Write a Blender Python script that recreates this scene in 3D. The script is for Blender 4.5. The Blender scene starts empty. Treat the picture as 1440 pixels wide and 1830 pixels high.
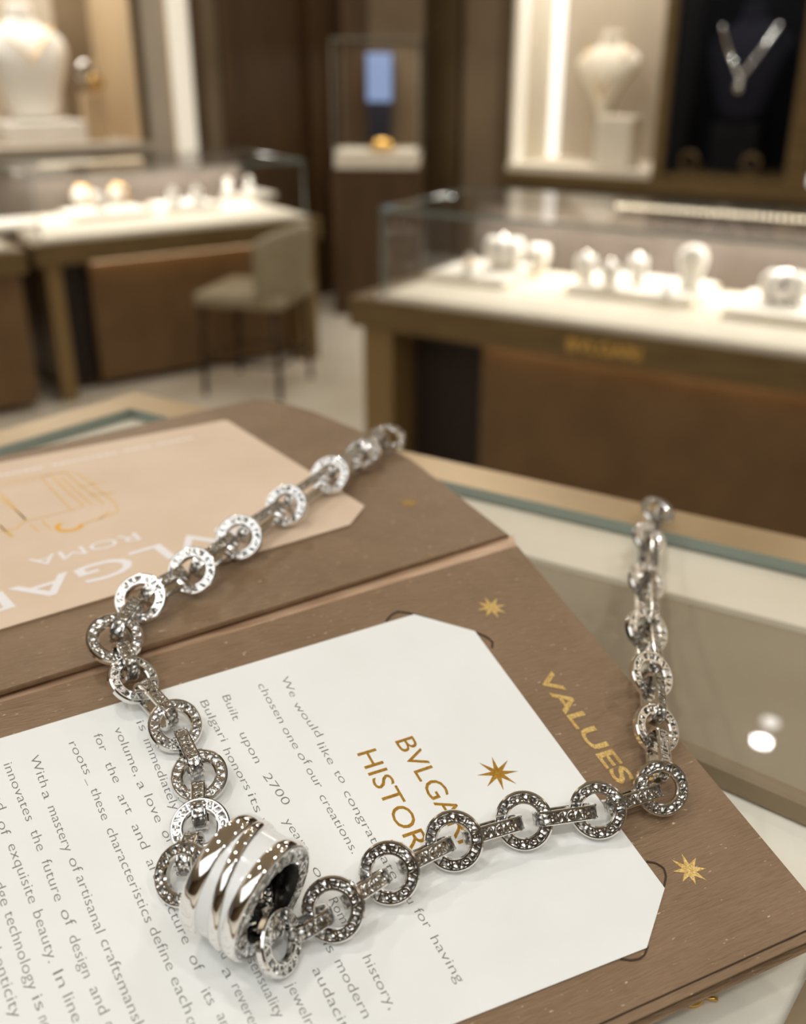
import bpy, bmesh, math, random
from mathutils import Vector as V, Matrix
random.seed(7)
PI = math.pi
sc = bpy.context.scene
col = sc.collection

# ------------------------------------------------------------------ camera
F_PX, PITCH, CAM_Z = 1800.0, math.radians(24.5), 1.12
cam_d = bpy.data.cameras.new('camera')
cam = bpy.data.objects.new('camera', cam_d); col.objects.link(cam)
cam.location = (0, 0, CAM_Z)
cam.rotation_euler = (PI / 2 - PITCH, 0, 0)
cam_d.sensor_fit = 'HORIZONTAL'; cam_d.sensor_width = 36.0
cam_d.lens = F_PX / 1440.0 * 36.0
cam_d.clip_start = 0.01; cam_d.clip_end = 60
cam_d.dof.use_dof = True
cam_d.dof.focus_distance = 0.212
cam_d.dof.aperture_fstop = 14.5
sc.camera = cam
# ------------------------------------------------------------------ world, lights, exposure
sc.view_settings.view_transform = 'Standard'
sc.view_settings.look = 'None'
sc.view_settings.gamma = 1.0
sc.view_settings.use_curve_mapping = False
sc.view_settings.exposure = -0.22
w = bpy.data.worlds.new('world'); sc.world = w; w.use_nodes = True
w.node_tree.nodes['Background'].inputs[0].default_value = (1.0, 0.93, 0.84, 1)
w.node_tree.nodes['Background'].inputs[1].default_value = 0.12
WARM = (1.0, 0.93, 0.83)
def area(name, loc, power, sx, sy=None, rot=(0, 0, 0), color=WARM, shape=None, spread=PI):
    d = bpy.data.lights.new(name, 'AREA'); d.energy = power; d.color = color
    d.shape = shape or ('RECTANGLE' if sy else 'DISK'); d.size = sx
    if sy: d.size_y = sy
    d.spread = spread
    o = bpy.data.objects.new(name, d); col.objects.link(o); o.location = loc; o.rotation_euler = rot
    return o
CEIL = 2.62
# ceiling downlights: small bright discs (they glint in the silver)
SPOTS = [(-0.55, -0.55), (0.25, -0.75), (1.0, -0.35), (-1.2, 0.35), (1.15, 0.75), (-0.35, 0.45),
         (-1.7, 2.3), (-0.6, 2.9), (0.25, 3.1), (1.6, 1.7), (-1.5, 3.9), (0.2, 3.9), (1.9, 3.6)]
for i, (x, y) in enumerate(SPOTS):
    area('downlight', (x, y, CEIL - 0.03), 4.0 if y < 1 else 5.0, 0.10, color=(1, 0.97, 0.92))
# added large soft fill light, out of view behind and above the sales counter
area('unseen_fill_light', (-0.6, -1.2, CEIL - 0.02), 28, 2.6, 1.9, color=(0.94, 0.98, 1.0))
# added unseen uplights that brighten the ceiling mirrored in the silver
for (x, y, sx, sy) in ((-2.6, 1.5, .2, 4.0), (2.6, 1.5, .2, 4.0), (0.0, 5.0, 3.0, .2)):
    area('ceiling_fill_light', (x, y, CEIL - 0.35), 16, sx, sy, rot=(PI, 0, 0), color=(1, .96, .9))
# a lamp pair mirrored in the counter glass
for (x, y, p) in ((1.03, 2.36, 1.2), (1.085, 2.45, 0.12)):
    area('downlight', (x, y, CEIL - 0.03), p, 0.05, color=(1, 0.97, 0.93))

# ------------------------------------------------------------------ picture -> place helpers
RX = V((1, 0, 0)); FW = V((0, math.cos(PITCH), -math.sin(PITCH))); DN = V((0, -math.sin(PITCH), -math.cos(PITCH)))
EYE = V((0, 0, CAM_Z))
def ray(x, y): return RX * ((x - 720) / F_PX) + DN * ((y - 915) / F_PX) + FW
def atz(x, y, z):
    d = ray(x, y); return EYE + d * ((z - CAM_Z) / d.z)
def atp(x, y, p, n):
    d = ray(x, y); return EYE + d * ((p - EYE).dot(n) / d.dot(n))
def camdir(x, y, z): return (RX * x + DN * y + FW * z).normalized()

# ------------------------------------------------------------------ materials
def mat(name, base=(0.5, 0.5, 0.5), rough=0.5, metal=0.0, spec=0.5, emit=None, estr=0.0):
    m = bpy.data.materials.new(name); m.use_nodes = True
    b = m.node_tree.nodes['Principled BSDF']
    b.inputs['Base Color'].default_value = (*base, 1); b.inputs['Roughness'].default_value = rough
    b.inputs['Metallic'].default_value = metal; b.inputs['Specular IOR Level'].default_value = spec
    if emit:
        b.inputs['Emission Color'].default_value = (*emit, 1); b.inputs['Emission Strength'].default_value = estr
    return m
def noise_mix(m, c1, c2, scale, detail=4, stretch=(1, 1, 1), lo=0.35, hi=0.65, coord='Object', bump=0.0, bdist=0.0002):
    nt = m.node_tree; b = nt.nodes['Principled BSDF']
    tc = nt.nodes.new('ShaderNodeTexCoord'); mp = nt.nodes.new('ShaderNodeMapping')
    mp.inputs['Scale'].default_value = stretch
    n = nt.nodes.new('ShaderNodeTexNoise'); n.inputs['Scale'].default_value = scale; n.inputs['Detail'].default_value = detail
    r = nt.nodes.new('ShaderNodeValToRGB')
    r.color_ramp.elements[0].position = lo; r.color_ramp.elements[1].position = hi
    r.color_ramp.elements[0].color = (*c1, 1); r.color_ramp.elements[1].color = (*c2, 1)
    L = nt.links.new
    L(tc.outputs[coord], mp.inputs['Vector']); L(mp.outputs[0], n.inputs['Vector']); L(n.outputs['Fac'], r.inputs[0]); L(r.outputs[0], b.inputs['Base Color'])
    if bump:
        bp = nt.nodes.new('ShaderNodeBump'); bp.inputs['Strength'].default_value = bump; bp.inputs['Distance'].default_value = bdist
        L(n.outputs['Fac'], bp.inputs['Height']); L(bp.outputs[0], b.inputs['Normal'])
    return m
def srgb(r, g, b):
    f = lambda c: (c / 255 / 12.92) if c <= 10.3 else ((c / 255 + 0.055) / 1.055) ** 2.4
    return (f(r), f(g), f(b))

M_SILVER = mat('polished_silver', (0.80, 0.79, 0.77), 0.10, 1.0)
M_CHROME = mat('mirror_silver', (0.82, 0.80, 0.78), 0.045, 1.0)
def engraved(name, base, scale):
    m = mat(name, base, 0.24, 1.0)
    nt = m.node_tree; b = nt.nodes['Principled BSDF']; L = nt.links.new
    tc = nt.nodes.new('ShaderNodeTexCoord'); vo = nt.nodes.new('ShaderNodeTexVoronoi'); vo.inputs['Scale'].default_value = scale
    bp = nt.nodes.new('ShaderNodeBump'); bp.inputs['Strength'].default_value = 1.0; bp.inputs['Distance'].default_value = 0.0004
    L(tc.outputs['Object'], vo.inputs['Vector']); L(vo.outputs['Distance'], bp.inputs['Height']); L(bp.outputs[0], b.inputs['Normal'])
    r = nt.nodes.new('ShaderNodeValToRGB'); r.color_ramp.elements[0].position = 0.25; r.color_ramp.elements[1].position = 0.6
    r.color_ramp.elements[0].color = (*[min(1, c * 1.6) for c in base], 1); r.color_ramp.elements[1].color = (*[c * 0.55 for c in base], 1)
    L(vo.outputs['Distance'], r.inputs[0]); L(r.outputs[0], b.inputs['Base Color'])
    return m
M_ENGR = engraved('engraved_silver', (0.58, 0.57, 0.55), 900)
M_CERAMIC = mat('white_ceramic', srgb(238, 240, 240), 0.12, 0.0, 0.5)
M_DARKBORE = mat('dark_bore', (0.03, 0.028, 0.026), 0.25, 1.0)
# folder stock: fine ribbed bronze-brown paper with shiny flecks
def folder_mat():
    m = mat('bronze_brown_paper', srgb(124, 98, 74), 0.42, 0.25)
    nt = m.node_tree; b = nt.nodes['Principled BSDF']; L = nt.links.new
    tc = nt.nodes.new('ShaderNodeTexCoord')
    mp = nt.nodes.new('ShaderNodeMapping'); mp.inputs['Scale'].default_value = (260, 2600, 260)
    n1 = nt.nodes.new('ShaderNodeTexNoise'); n1.inputs['Scale'].default_value = 1.0; n1.inputs['Detail'].default_value = 3
    n2 = nt.nodes.new('ShaderNodeTexNoise'); n2.inputs['Scale'].default_value = 55; n2.inputs['Detail'].default_value = 6
    r = nt.nodes.new('ShaderNodeValToRGB')
    r.color_ramp.elements[0].position = 0.3; r.color_ramp.elements[0].color = (*srgb(126, 102, 76), 1)
    r.color_ramp.elements[1].position = 0.75; r.color_ramp.elements[1].color = (*srgb(156, 129, 101), 1)
    mx = nt.nodes.new('ShaderNodeMath'); mx.operation = 'MULTIPLY_ADD'; mx.inputs[1].default_value = 0.6
    ml = nt.nodes.new('ShaderNodeMath'); ml.operation = 'MULTIPLY'; ml.inputs[1].default_value = 0.4
    L(tc.outputs['Object'], mp.inputs[0]); L(mp.outputs[0], n1.inputs['Vector']); L(tc.outputs['Object'], n2.inputs['Vector'])
    L(n2.outputs['Fac'], ml.inputs[0]); L(n1.outputs['Fac'], mx.inputs[0]); L(ml.outputs[0], mx.inputs[2]); L(mx.outputs[0], r.inputs[0])
    # flecks
    mp2 = nt.nodes.new('ShaderNodeMapping'); mp2.inputs['Scale'].default_value = (520, 1500, 520)
    n3 = nt.nodes.new('ShaderNodeTexNoise'); n3.inputs['Scale'].default_value = 1.0; n3.inputs['Detail'].default_value = 1
    st = nt.nodes.new('ShaderNodeValToRGB'); st.color_ramp.elements[0].position = 0.725; st.color_ramp.elements[1].position = 0.81
    mixc = nt.nodes.new('ShaderNodeMix'); mixc.data_type = 'RGBA'
    mixc.inputs['B'].default_value = (*srgb(225, 200, 165), 1)
    L(tc.outputs['Object'], mp2.inputs[0]); L(mp2.outputs[0], n3.inputs['Vector']); L(n3.outputs['Fac'], st.inputs[0])
    L(st.outputs[0], mixc.inputs['Factor']); L(r.outputs[0], mixc.inputs['A']); L(mixc.outputs['Result'], b.inputs['Base Color'])
    bp = nt.nodes.new('ShaderNodeBump'); bp.inputs['Strength'].default_value = 0.8; bp.inputs['Distance'].default_value = 0.0003
    L(n1.outputs['Fac'], bp.inputs['Height']); L(bp.outputs[0], b.inputs['Normal'])
    return m
M_FOLDER = folder_mat()
M_STRIP = noise_mix(mat('copper_fold_paper', srgb(165, 132, 105), 0.4, 0.3), srgb(176, 142, 112), srgb(206, 174, 144), 60, stretch=(1, 6, 1))
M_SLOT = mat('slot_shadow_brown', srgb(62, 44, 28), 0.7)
M_SLOTEDGE = mat('slot_edge_tan', srgb(150, 122, 92), 0.5)
M_FOIL = noise_mix(mat('gold_foil', srgb(214, 172, 90), 0.34, 0.45), srgb(206, 160, 78), srgb(246, 220, 150), 2500, bump=0.5, bdist=0.0002)
M_FOILDIM = mat('dim_gold_foil', srgb(168, 132, 58), 0.45, 0.5)
M_GOLDINK = noise_mix(mat('gold_ink', srgb(190, 142, 48), 0.35, 0.45), srgb(176, 126, 36), srgb(206, 160, 66), 1800)
M_CARD = noise_mix(mat('white_card', srgb(243, 245, 242), 0.55, 0.0, 0.3), srgb(241, 243, 240), srgb(246, 247, 245), 40)
M_INK = mat('grey_ink', srgb(128, 126, 122), 0.6)
M_PEACH = noise_mix(mat('peach_card', srgb(226, 202, 178), 0.55, 0.0, 0.3), srgb(223, 199, 174), srgb(229, 206, 182), 30)
M_WHITEINK = mat('white_ink', srgb(244, 240, 240), 0.55)
M_YELLOWINK = mat('yellow_ink', srgb(232, 192, 118), 0.6)
M_ORANGEINK = mat('orange_ink', srgb(236, 178, 62), 0.55)
# shop
M_LEATHER = noise_mix(mat('brown_leather', srgb(112, 84, 50), 0.55), srgb(106, 79, 46), srgb(118, 90, 56), 8)
M_BRONZE = noise_mix(mat('bronze_metal', srgb(118, 97, 62), 0.42, 0.35), srgb(110, 90, 56), srgb(126, 104, 68), 6, stretch=(1, 1, 8))
M_BRASS = mat('brushed_brass', srgb(140, 116, 76), 0.4, 0.35)
M_DARKWOOD = noise_mix(mat('dark_walnut', srgb(76, 54, 27), 0.5), srgb(70, 49, 23), srgb(84, 60, 32), 5, stretch=(6, 6, 0.6))
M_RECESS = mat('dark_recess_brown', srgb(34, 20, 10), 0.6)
M_TAUPE = noise_mix(mat('taupe_wall_panel', srgb(122, 104, 80), 0.7), srgb(116, 98, 74), srgb(128, 110, 86), 3)
M_BROWNPANEL = noise_mix(mat('olive_brown_panel', srgb(94, 76, 46), 0.6), srgb(88, 70, 42), srgb(100, 82, 52), 3)
M_CREAM = noise_mix(mat('cream_fabric', srgb(238, 230, 212), 0.8), srgb(236, 227, 208), srgb(241, 234, 218), 20)
M_WHITEFAB = noise_mix(mat('white_leather', srgb(244, 240, 230), 0.6), srgb(242, 237, 227), srgb(246, 243, 235), 20)
M_FLOORCREAM = noise_mix(mat('brightened_cream_fabric', srgb(252, 247, 234), 0.7), srgb(250, 245, 230), srgb(253, 249, 238), 20)  # lit copy of the cream fabric, colour lifted against shade under the folder
M_GREIGE = noise_mix(mat('greige_panel', srgb(190, 178, 160), 0.8), srgb(185, 173, 155), srgb(196, 184, 166), 3)
M_BEIGE = mat('beige_panel', srgb(196, 172, 136), 0.75)
M_BLACKVELVET = noise_mix(mat('black_velvet', srgb(14, 14, 20), 0.95), srgb(10, 10, 15), srgb(18, 18, 26), 12)
M_NAVY = mat('navy_velvet', srgb(26, 27, 42), 0.9)
M_FLOOR = noise_mix(mat('cream_marble', srgb(228, 219, 200), 0.25), srgb(220, 210, 190), srgb(234, 226, 209), 1.6, detail=8)
M_CEIL = mat('ceiling_paint', srgb(205, 192, 172), 0.8)
M_BACKWALL = mat('shop_wall_brown', srgb(110, 90, 64), 0.7)
M_STOOL = noise_mix(mat('greige_upholstery', srgb(150, 138, 112), 0.8), srgb(145, 133, 107), srgb(156, 144, 118), 40)
M_STOOLLEG = mat('dark_bronze_leg', srgb(62, 46, 24), 0.45, 0.3)
M_GOLD = mat('yellow_gold', srgb(232, 190, 110), 0.18, 1.0)
M_TEAL = mat('glass_edge_teal', srgb(136, 152, 146), 0.12, 0.0, 0.8)
M_PALEEDGE = mat('glass_edge_pale', srgb(168, 164, 148), 0.15, 0.0, 0.8)
M_CASEBACK = noise_mix(mat('grey_suede_back', srgb(108, 98, 90), 0.8), srgb(103, 93, 85), srgb(113, 103, 95), 10)
M_COUNTERTAUPE = noise_mix(mat('taupe_suede_deck', srgb(160, 147, 126), 0.75), srgb(150, 136, 114), srgb(168, 156, 136), 6)
M_COUNTERTRIM = noise_mix(mat('champagne_trim', srgb(186, 160, 120), 0.35, 0.4), srgb(176, 150, 110), srgb(196, 170, 130), 8)
M_DIVIDER = mat('umber_divider', srgb(140, 122, 96), 0.5)
M_LED = mat('warm_led_strip', (1, 0.9, 0.7), 0.5, emit=(1.0, 0.88, 0.66), estr=5.0)
M_LEDW = mat('white_light_strip', (1, 1, 1), 0.5, emit=(1.0, 0.96, 0.90), estr=0.95)
M_LEDC = mat('cream_light_strip', (1, 1, 1), 0.5, emit=(1.0, 0.86, 0.62), estr=0.46)
M_GLOW = mat('amber_glow_strip', (1, 1, 1), 0.5, emit=(1.0, 0.72, 0.44), estr=2.6)
M_SCREEN = mat('pale_blue_screen', (0, 0, 0), 0.3, emit=(0.42, 0.55, 0.88), estr=0.75)
def glass_mat(name='clear_glass', tint=(0.985, 0.985, 0.978)):
    m = bpy.data.materials.new(name); m.use_nodes = True; nt = m.node_tree
    for n in list(nt.nodes): nt.nodes.remove(n)
    out = nt.nodes.new('ShaderNodeOutputMaterial'); mix = nt.nodes.new('ShaderNodeMixShader')
    tr = nt.nodes.new('ShaderNodeBsdfTransparent'); tr.inputs[0].default_value = (*tint, 1)
    gl = nt.nodes.new('ShaderNodeBsdfGlossy'); gl.inputs['Roughness'].default_value = 0.02
    lw = nt.nodes.new('ShaderNodeFresnel'); lw.inputs['IOR'].default_value = 1.45
    L = nt.links.new
    geo = nt.nodes.new('ShaderNodeNewGeometry'); inv = nt.nodes.new('ShaderNodeMath'); inv.operation = 'SUBTRACT'; inv.inputs[0].default_value = 1.0
    mul = nt.nodes.new('ShaderNodeMath'); mul.operation = 'MULTIPLY'
    L = nt.links.new
    L(geo.outputs['Backfacing'], inv.inputs[1]); L(inv.outputs[0], mul.inputs[0]); L(lw.outputs[0], mul.inputs[1])
    L(mul.outputs[0], mix.inputs[0]); L(tr.outputs[0], mix.inputs[1]); L(gl.outputs[0], mix.inputs[2]); L(mix.outputs[0], out.inputs[0])
    return m
M_GLASS = glass_mat()

# ------------------------------------------------------------------ object helpers
def obj(name, bm, mats, parent=None, smooth=False, matrix=None):
    me = bpy.data.meshes.new(name); bm.normal_update(); bm.to_mesh(me); bm.free()
    for m in (mats if isinstance(mats, (list, tuple)) else [mats]): me.materials.append(m)
    if smooth:
        for p in me.polygons: p.use_smooth = True
    o = bpy.data.objects.new(name, me); col.objects.link(o)
    if matrix is not None: o.matrix_world = matrix
    if parent: o.parent = parent
    return o
def meshobj(name, me, parent=None, matrix=None):
    o = bpy.data.objects.new(name, me); col.objects.link(o)
    if matrix is not None: o.matrix_basis = matrix
    if parent: o.parent = parent
    return o
def tag(o, label, cat, group=None):
    o['label'] = label; o['category'] = cat
    if group: o['group'] = group
    return o
def thing(name, label, cat, loc=(0, 0, 0), rotz=0.0, group=None):
    o = bpy.data.objects.new(name, None); col.objects.link(o); o.empty_display_size = 0.05
    o.location = loc; o.rotation_euler = (0, 0, rotz)
    return tag(o, label, cat, group)
def struct(o): o['kind'] = 'structure'; return o
def box(bm, x0, x1, y0, y1, z0, z1, bev=0.0, mi=0, mtx=None):
    vs = [bm.verts.new((x, y, z)) for z in (z0, z1) for y in (y0, y1) for x in (x0, x1)]
    fs = []
    for q in ((0, 2, 3, 1), (4, 5, 7, 6), (0, 1, 5, 4), (2, 6, 7, 3), (0, 4, 6, 2), (1, 3, 7, 5)):
        f = bm.faces.new([vs[i] for i in q]); f.material_index = mi; fs.append(f)
    if bev:
        es = list({e for f in fs for e in f.edges})
        bmesh.ops.bevel(bm, geom=es, offset=bev, segments=3, profile=0.6, affect='EDGES')
    if mtx is not None:
        bmesh.ops.transform(bm, matrix=mtx, verts=[v for v in vs if v.is_valid])
    return bm
def bx(*a, **k): return box(bmesh.new(), *a, **k)
def glassbox(x0, x1, y0, y1, z0, z1):
    """pane: the two big faces clear (slot 0), its four edges teal (slot 1)"""
    bm = bx(x0, x1, y0, y1, z0, z1); bm.normal_update()
    d = [x1 - x0, y1 - y0, z1 - z0]; ax = d.index(min(d))
    for f in bm.faces: f.material_index = 0 if abs(f.normal[ax]) > 0.9 else 1
    return bm
def prism(pts, nrm, h, bm=None, mi=0, bev=0.0):
    """polygon pts (world) extruded by -h along nrm"""
    bm = bm or bmesh.new()
    top = [bm.verts.new(p) for p in pts]; bot = [bm.verts.new(p - nrm * h) for p in pts]
    n = len(pts); fs = []
    f = bm.faces.new(top); f.normal_update()
    if f.normal.dot(nrm) < 0: f.normal_flip()
    fs.append(f)
    fs.append(bm.faces.new(list(reversed(bot))))
    for i in range(n):
        j = (i + 1) % n; fs.append(bm.faces.new((top[i], bot[i], bot[j], top[j])))
    for q in fs: q.material_index = mi
    if bev:
        es = [e for e in fs[0].edges]
        bmesh.ops.bevel(bm, geom=es, offset=bev, segments=2, affect='EDGES')
    bmesh.ops.recalc_face_normals(bm, faces=bm.faces[:])
    return bm
def lathe(bm, prof, seg=32, mtx=None, mi=0, closed=False):
    rings = []
    for (r, z) in prof:
        rings.append([bm.verts.new((r * math.cos(2 * PI * k / seg), r * math.sin(2 * PI * k / seg), z)) for k in range(seg)])
    m = len(rings)
    for i in range(m if closed else m - 1):
        a, b = rings[i], rings[(i + 1) % m]
        mm = mi[i] if isinstance(mi, (list, tuple)) else mi
        for k in range(seg):
            l = (k + 1) % seg
            f = bm.faces.new((a[k], a[l], b[l], b[k])); f.material_index = mm
    if not closed:
        for rg, p in ((rings[0], prof[0]), (rings[-1], prof[-1])):
            if p[0] > 1e-6:
                bm.faces.new(rg)
    vs = [v for rg in rings for v in rg]
    if mtx is not None: bmesh.ops.transform(bm, matrix=mtx, verts=vs)
    bmesh.ops.remove_doubles(bm, verts=[v for v in vs if v.is_valid], dist=1e-7)
    bmesh.ops.recalc_face_normals(bm, faces=bm.faces[:])
    return bm
def torus(bm, R, r, seg=40, rs=12, mtx=None, sx=1.0):
    prof = [(R + r * math.cos(2 * PI * k / rs), sx * r * math.sin(2 * PI * k / rs)) for k in range(rs)]
    return lathe(bm, prof, seg, mtx, 0, True)
def sweep(bm, path, prof, up, closed=False, mi=None):
    """prof: list of (a,b) where a is along 'up' and b along path-perpendicular outward (up x t)"""
    n = len(path); rings = []
    for i in range(n):
        a = path[(i - 1) % n] if closed or i > 0 else path[i]; b = path[(i + 1) % n] if closed or i < n - 1 else path[i]
        t = (b - a).normalized(); o = t.cross(up).normalized()
        rings.append([bm.verts.new(path[i] + up * p[0] + o * p[1]) for p in prof])
    m = len(prof)
    for i in range(n if closed else n - 1):
        A, B = rings[i], rings[(i + 1) % n]
        for k in range(m):
            l = (k + 1) % m
            f = bm.faces.new((A[k], A[l], B[l], B[k])); f.material_index = mi[k] if mi else 0
    if not closed:
        bm.faces.new(rings[0]); bm.faces.new(list(reversed(rings[-1])))
    bmesh.ops.recalc_face_normals(bm, faces=bm.faces[:])
    return bm
def tube(bm, path, r, seg=8, up=None):
    up = up or V((0, 0, 1)); n = len(path); rings = []
    for i in range(n):
        t = (path[min(i + 1, n - 1)] - path[max(i - 1, 0)]).normalized()
        s = t.cross(up); s = s.normalized() if s.length > 1e-6 else t.orthogonal().normalized()
        q = s.cross(t)
        rr = r[i] if isinstance(r, (list, tuple)) else r
        rings.append([bm.verts.new(path[i] + (s * math.cos(2 * PI * k / seg) + q * math.sin(2 * PI * k / seg)) * rr) for k in range(seg)])
    for i in range(n - 1):
        for k in range(seg):
            l = (k + 1) % seg; bm.faces.new((rings[i][k], rings[i][l], rings[i + 1][l], rings[i + 1][k]))
    bm.faces.new(rings[0]); bm.faces.new(list(reversed(rings[-1])))
    bmesh.ops.recalc_face_normals(bm, faces=bm.faces[:])
    return bm
_txt = {}
def text_mesh(s, weight=0.0, extrude=0.02):
    """(verts, faces, width) of the string in em units; baseline y=0, left x=0"""
    k = (s, weight, extrude)
    if k in _txt: return _txt[k]
    c = bpy.data.curves.new('t', 'FONT'); c.body = s; c.size = 1.0; c.resolution_u = 3; c.offset = weight; c.extrude = extrude
    o = bpy.data.objects.new('t', c); col.objects.link(o)
    bpy.context.view_layer.update()
    dg = bpy.context.evaluated_depsgraph_get()
    me = bpy.data.meshes.new_from_object(o.evaluated_get(dg))
    vs = [v.co.copy() for v in me.vertices]; fs = [list(p.vertices) for p in me.polygons]
    bpy.data.objects.remove(o); bpy.data.meshes.remove(me); bpy.data.curves.remove(c)
    x0 = min(v.x for v in vs); x1 = max(v.x for v in vs)
    for v in vs: v.x -= x0
    _txt[k] = (vs, fs, x1 - x0); return _txt[k]
def put_text(bm, s, a, b, nrm, em, mid=0.27, weight=0.0, lift=0.00004, thick=0.00004):
    """text from world point a to b (middle of the letters), standing on the surface of normal nrm"""
    vs, fs, wd = text_mesh(s, weight, 0.5)
    ux = (b - a); ln = ux.length; ux = ux / ln; uy = nrm.cross(ux).normalized(); ux = uy.cross(nrm).normalized()
    sx = ln / wd
    nv = [bm.verts.new(a + ux * (v.x * sx) + uy * ((v.y - mid) * em) + nrm * (lift + thick * (v.z + 0.5))) for v in vs]
    for f in fs:
        try: bm.faces.new([nv[i] for i in f])
        except ValueError: pass
def star(bm, c, ux, uy, nrm, r, n=8, inner=0.36, rot=0.0, jit=0.0, lift=0.0, thick=0.00006):
    pts = []
    for k in range(2 * n):
        a = rot + PI * k / n; rr = r * (1.0 if k % 2 == 0 else inner) * (1 + jit * random.uniform(-1, 1))
        pts.append(c + (ux * math.cos(a) + uy * math.sin(a)) * rr + nrm * (lift + thick))
    n2 = len(pts)
    cen = bm.verts.new(c + nrm * (lift + thick * 2.2)); top = [bm.verts.new(p) for p in pts]; bot = [bm.verts.new(p - nrm * thick) for p in pts]
    for i in range(n2):
        j = (i + 1) % n2
        bm.faces.new((cen, top[i], top[j])); bm.faces.new((top[i], bot[i], bot[j], top[j]))

# ------------------------------------------------------------------ planes of the open folder
P0 = EYE + ray(900, 1450) * 0.22
_a, _t = math.radians(28), math.radians(12)
NF = (V((0, 0, 1)) * math.cos(_t) - V((-math.sin(_a), math.cos(_a), 0)) * math.sin(_t)).normalized()
def flap(x, y, lift=0.0): return atp(x, y, P0 + NF * lift, NF)
ZB = (flap(923, 978).z + flap(0, 1259).z) / 2 + 0.0016          # back cover, level
UP = V((0, 0, 1))
def back(x, y, lift=0.0): return atz(x, y, ZB + lift)
T_FLAP = 0.0022
ZC = min(flap(1487, 1655).z, flap(1106, 1829).z) - T_FLAP - 0.0012    # top of the counter glass

# ================================================================== SETTING
struct(obj('floor', bx(-6, 6, -3, 9, -0.05, 0), M_FLOOR))
struct(obj('ceiling', bx(-6, 6, -3, 9, CEIL, CEIL + 0.05), M_CEIL))
struct(obj('wall_rear', bx(-6, 6, -3.1, -3.0, 0, CEIL), M_BACKWALL))

class Wall:
    def __init__(s, px, py, z, ang, d=None):
        s.o = atz(px, py, z); s.o.z = 0; s.ang = math.radians(ang)
        s.ex = V((math.cos(s.ang), math.sin(s.ang), 0)); s.ey = V((-s.ex.y, s.ex.x, 0))   # ey goes into the wall
    def s(s, px, py, dep=0.0):
        q = atp(px, py, s.o + s.ey * dep, s.ey); return (q - s.o).dot(s.ex)
    def z(s, px, py, dep=0.0): return atp(px, py, s.o + s.ey * dep, s.ey).z
    def mtx(s): return Matrix.Translation(s.o) @ Matrix.Rotation(s.ang, 4, 'Z')
    def pt(s, a, d, z): return s.o + s.ex * a + s.ey * d + V((0, 0, z))
# ---- left wall
WL = Wall(125, 260, 0.76, 32)
S = lambda x, d=0: WL.s(x, 150, d)
sl = [S(x) for x in (-420, 245, 262, 300, 345, 360, 395, 412, 545)] + [S(545) + 0.95]
ND = 0.60; SILL = 0.76
def wobj(W, name, b, m, smooth=False):
    o = obj(name, b, m); o.matrix_world = W.mtx(); return struct(o)
bm = bx(sl[0], sl[2], 0, ND + .1, 0, SILL - 0.035)
box(bm, sl[0], sl[2], 0, ND + .1, 2.1, CEIL)
box(bm, sl[0], sl[1], ND, ND + .1, SILL - .035, 2.1)
box(bm, sl[1], sl[2], 0, ND + .1, SILL - .035, 2.1)
wobj(WL, 'wall_left', bm, M_BROWNPANEL)
wobj(WL, 'trim_1', bx(sl[0], sl[2], -0.02, ND, SILL - 0.035, SILL), M_GREIGE)                     # niche sill
wobj(WL, 'trim_2', bx(sl[1] - .006, sl[1], 0.0, ND, SILL, 2.1), M_BEIGE)                             # niche side lining
wobj(WL, 'trim_3', bx(sl[0], S(108, ND), ND - .012, ND, SILL, 2.1), M_GREIGE)                   # niche pale back
wobj(WL, 'trim_4', bx(S(108, ND), sl[1] - .006, ND - .012, ND, SILL, 2.1), M_TAUPE)
wobj(WL, 'trim_5', bx(sl[2], sl[3], 0, 0.1, 0, CEIL), M_GREIGE)
wobj(WL, 'trim_6', bx(sl[4], sl[5], -0.03, 0.1, 0, CEIL), M_DARKWOOD)
wobj(WL, 'trim_7', bx(sl[5], sl[6], 0, 0.1, 0, CEIL), M_TAUPE)
wobj(WL, 'trim_8', bx(sl[6], sl[7], -0.02, 0.1, 0, CEIL), M_DARKWOOD)
d1 = wobj(WL, 'door_1', bx(sl[7], sl[8], 0.03, 0.1, 0, CEIL), M_DARKWOOD)
wobj(WL, 'trim_9', bx(sl[8], sl[9], -0.06, 0.1, 0, CEIL), M_DARKWOOD)
lp = tag(obj('light_column', bx(sl[3], sl[4], 0.0, 0.1, 0.3, CEIL), M_BEIGE), 'tall glowing cream light column beside the left wall niche', 'light'); lp.matrix_world = WL.mtx()
q = obj('light_strip', bx(sl[3] + (sl[4] - sl[3]) * .15, sl[4] - .004, -0.012, 0.0, 0.3, CEIL), M_LEDC, lp)
# ---- right wall
WR = Wall(1050, 300, 0.65, -32)
S = lambda x, d=0: WR.s(x, 150, d)
sr = [S(x) for x in (620, 750, 818, 828, 893, 914, 1182, 1202, 1428, 1446)] + [S(1446) + 1.2]
NR = 0.46; SILR = 0.65
bm = bx(sr[5], sr[10], 0, NR + .1, 0, SILR - .05)
box(bm, sr[5], sr[10], 0, NR + .1, 2.1, CEIL)
box(bm, sr[5], sr[10], NR, NR + .1, SILR - .05, 2.1)
wobj(WR, 'wall_right', bm, M_BROWNPANEL)
wobj(WR, 'trim_10', bx(sr[0] - .6, sr[1], 0.05, .15, 0, CEIL), M_DARKWOOD)
wobj(WR, 'trim_11', bx(sr[1], sr[2], 0, .1, 0, CEIL), M_BROWNPANEL)
wobj(WR, 'trim_12', bx(sr[2], sr[3], .03, .1, 0, CEIL), M_DARKWOOD)
wobj(WR, 'trim_13', bx(sr[3], sr[4], 0, .1, 0, CEIL), M_TAUPE)
wobj(WR, 'trim_14', bx(sr[4], sr[5], -.01, NR, 0, CEIL), M_BROWNPANEL)
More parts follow.
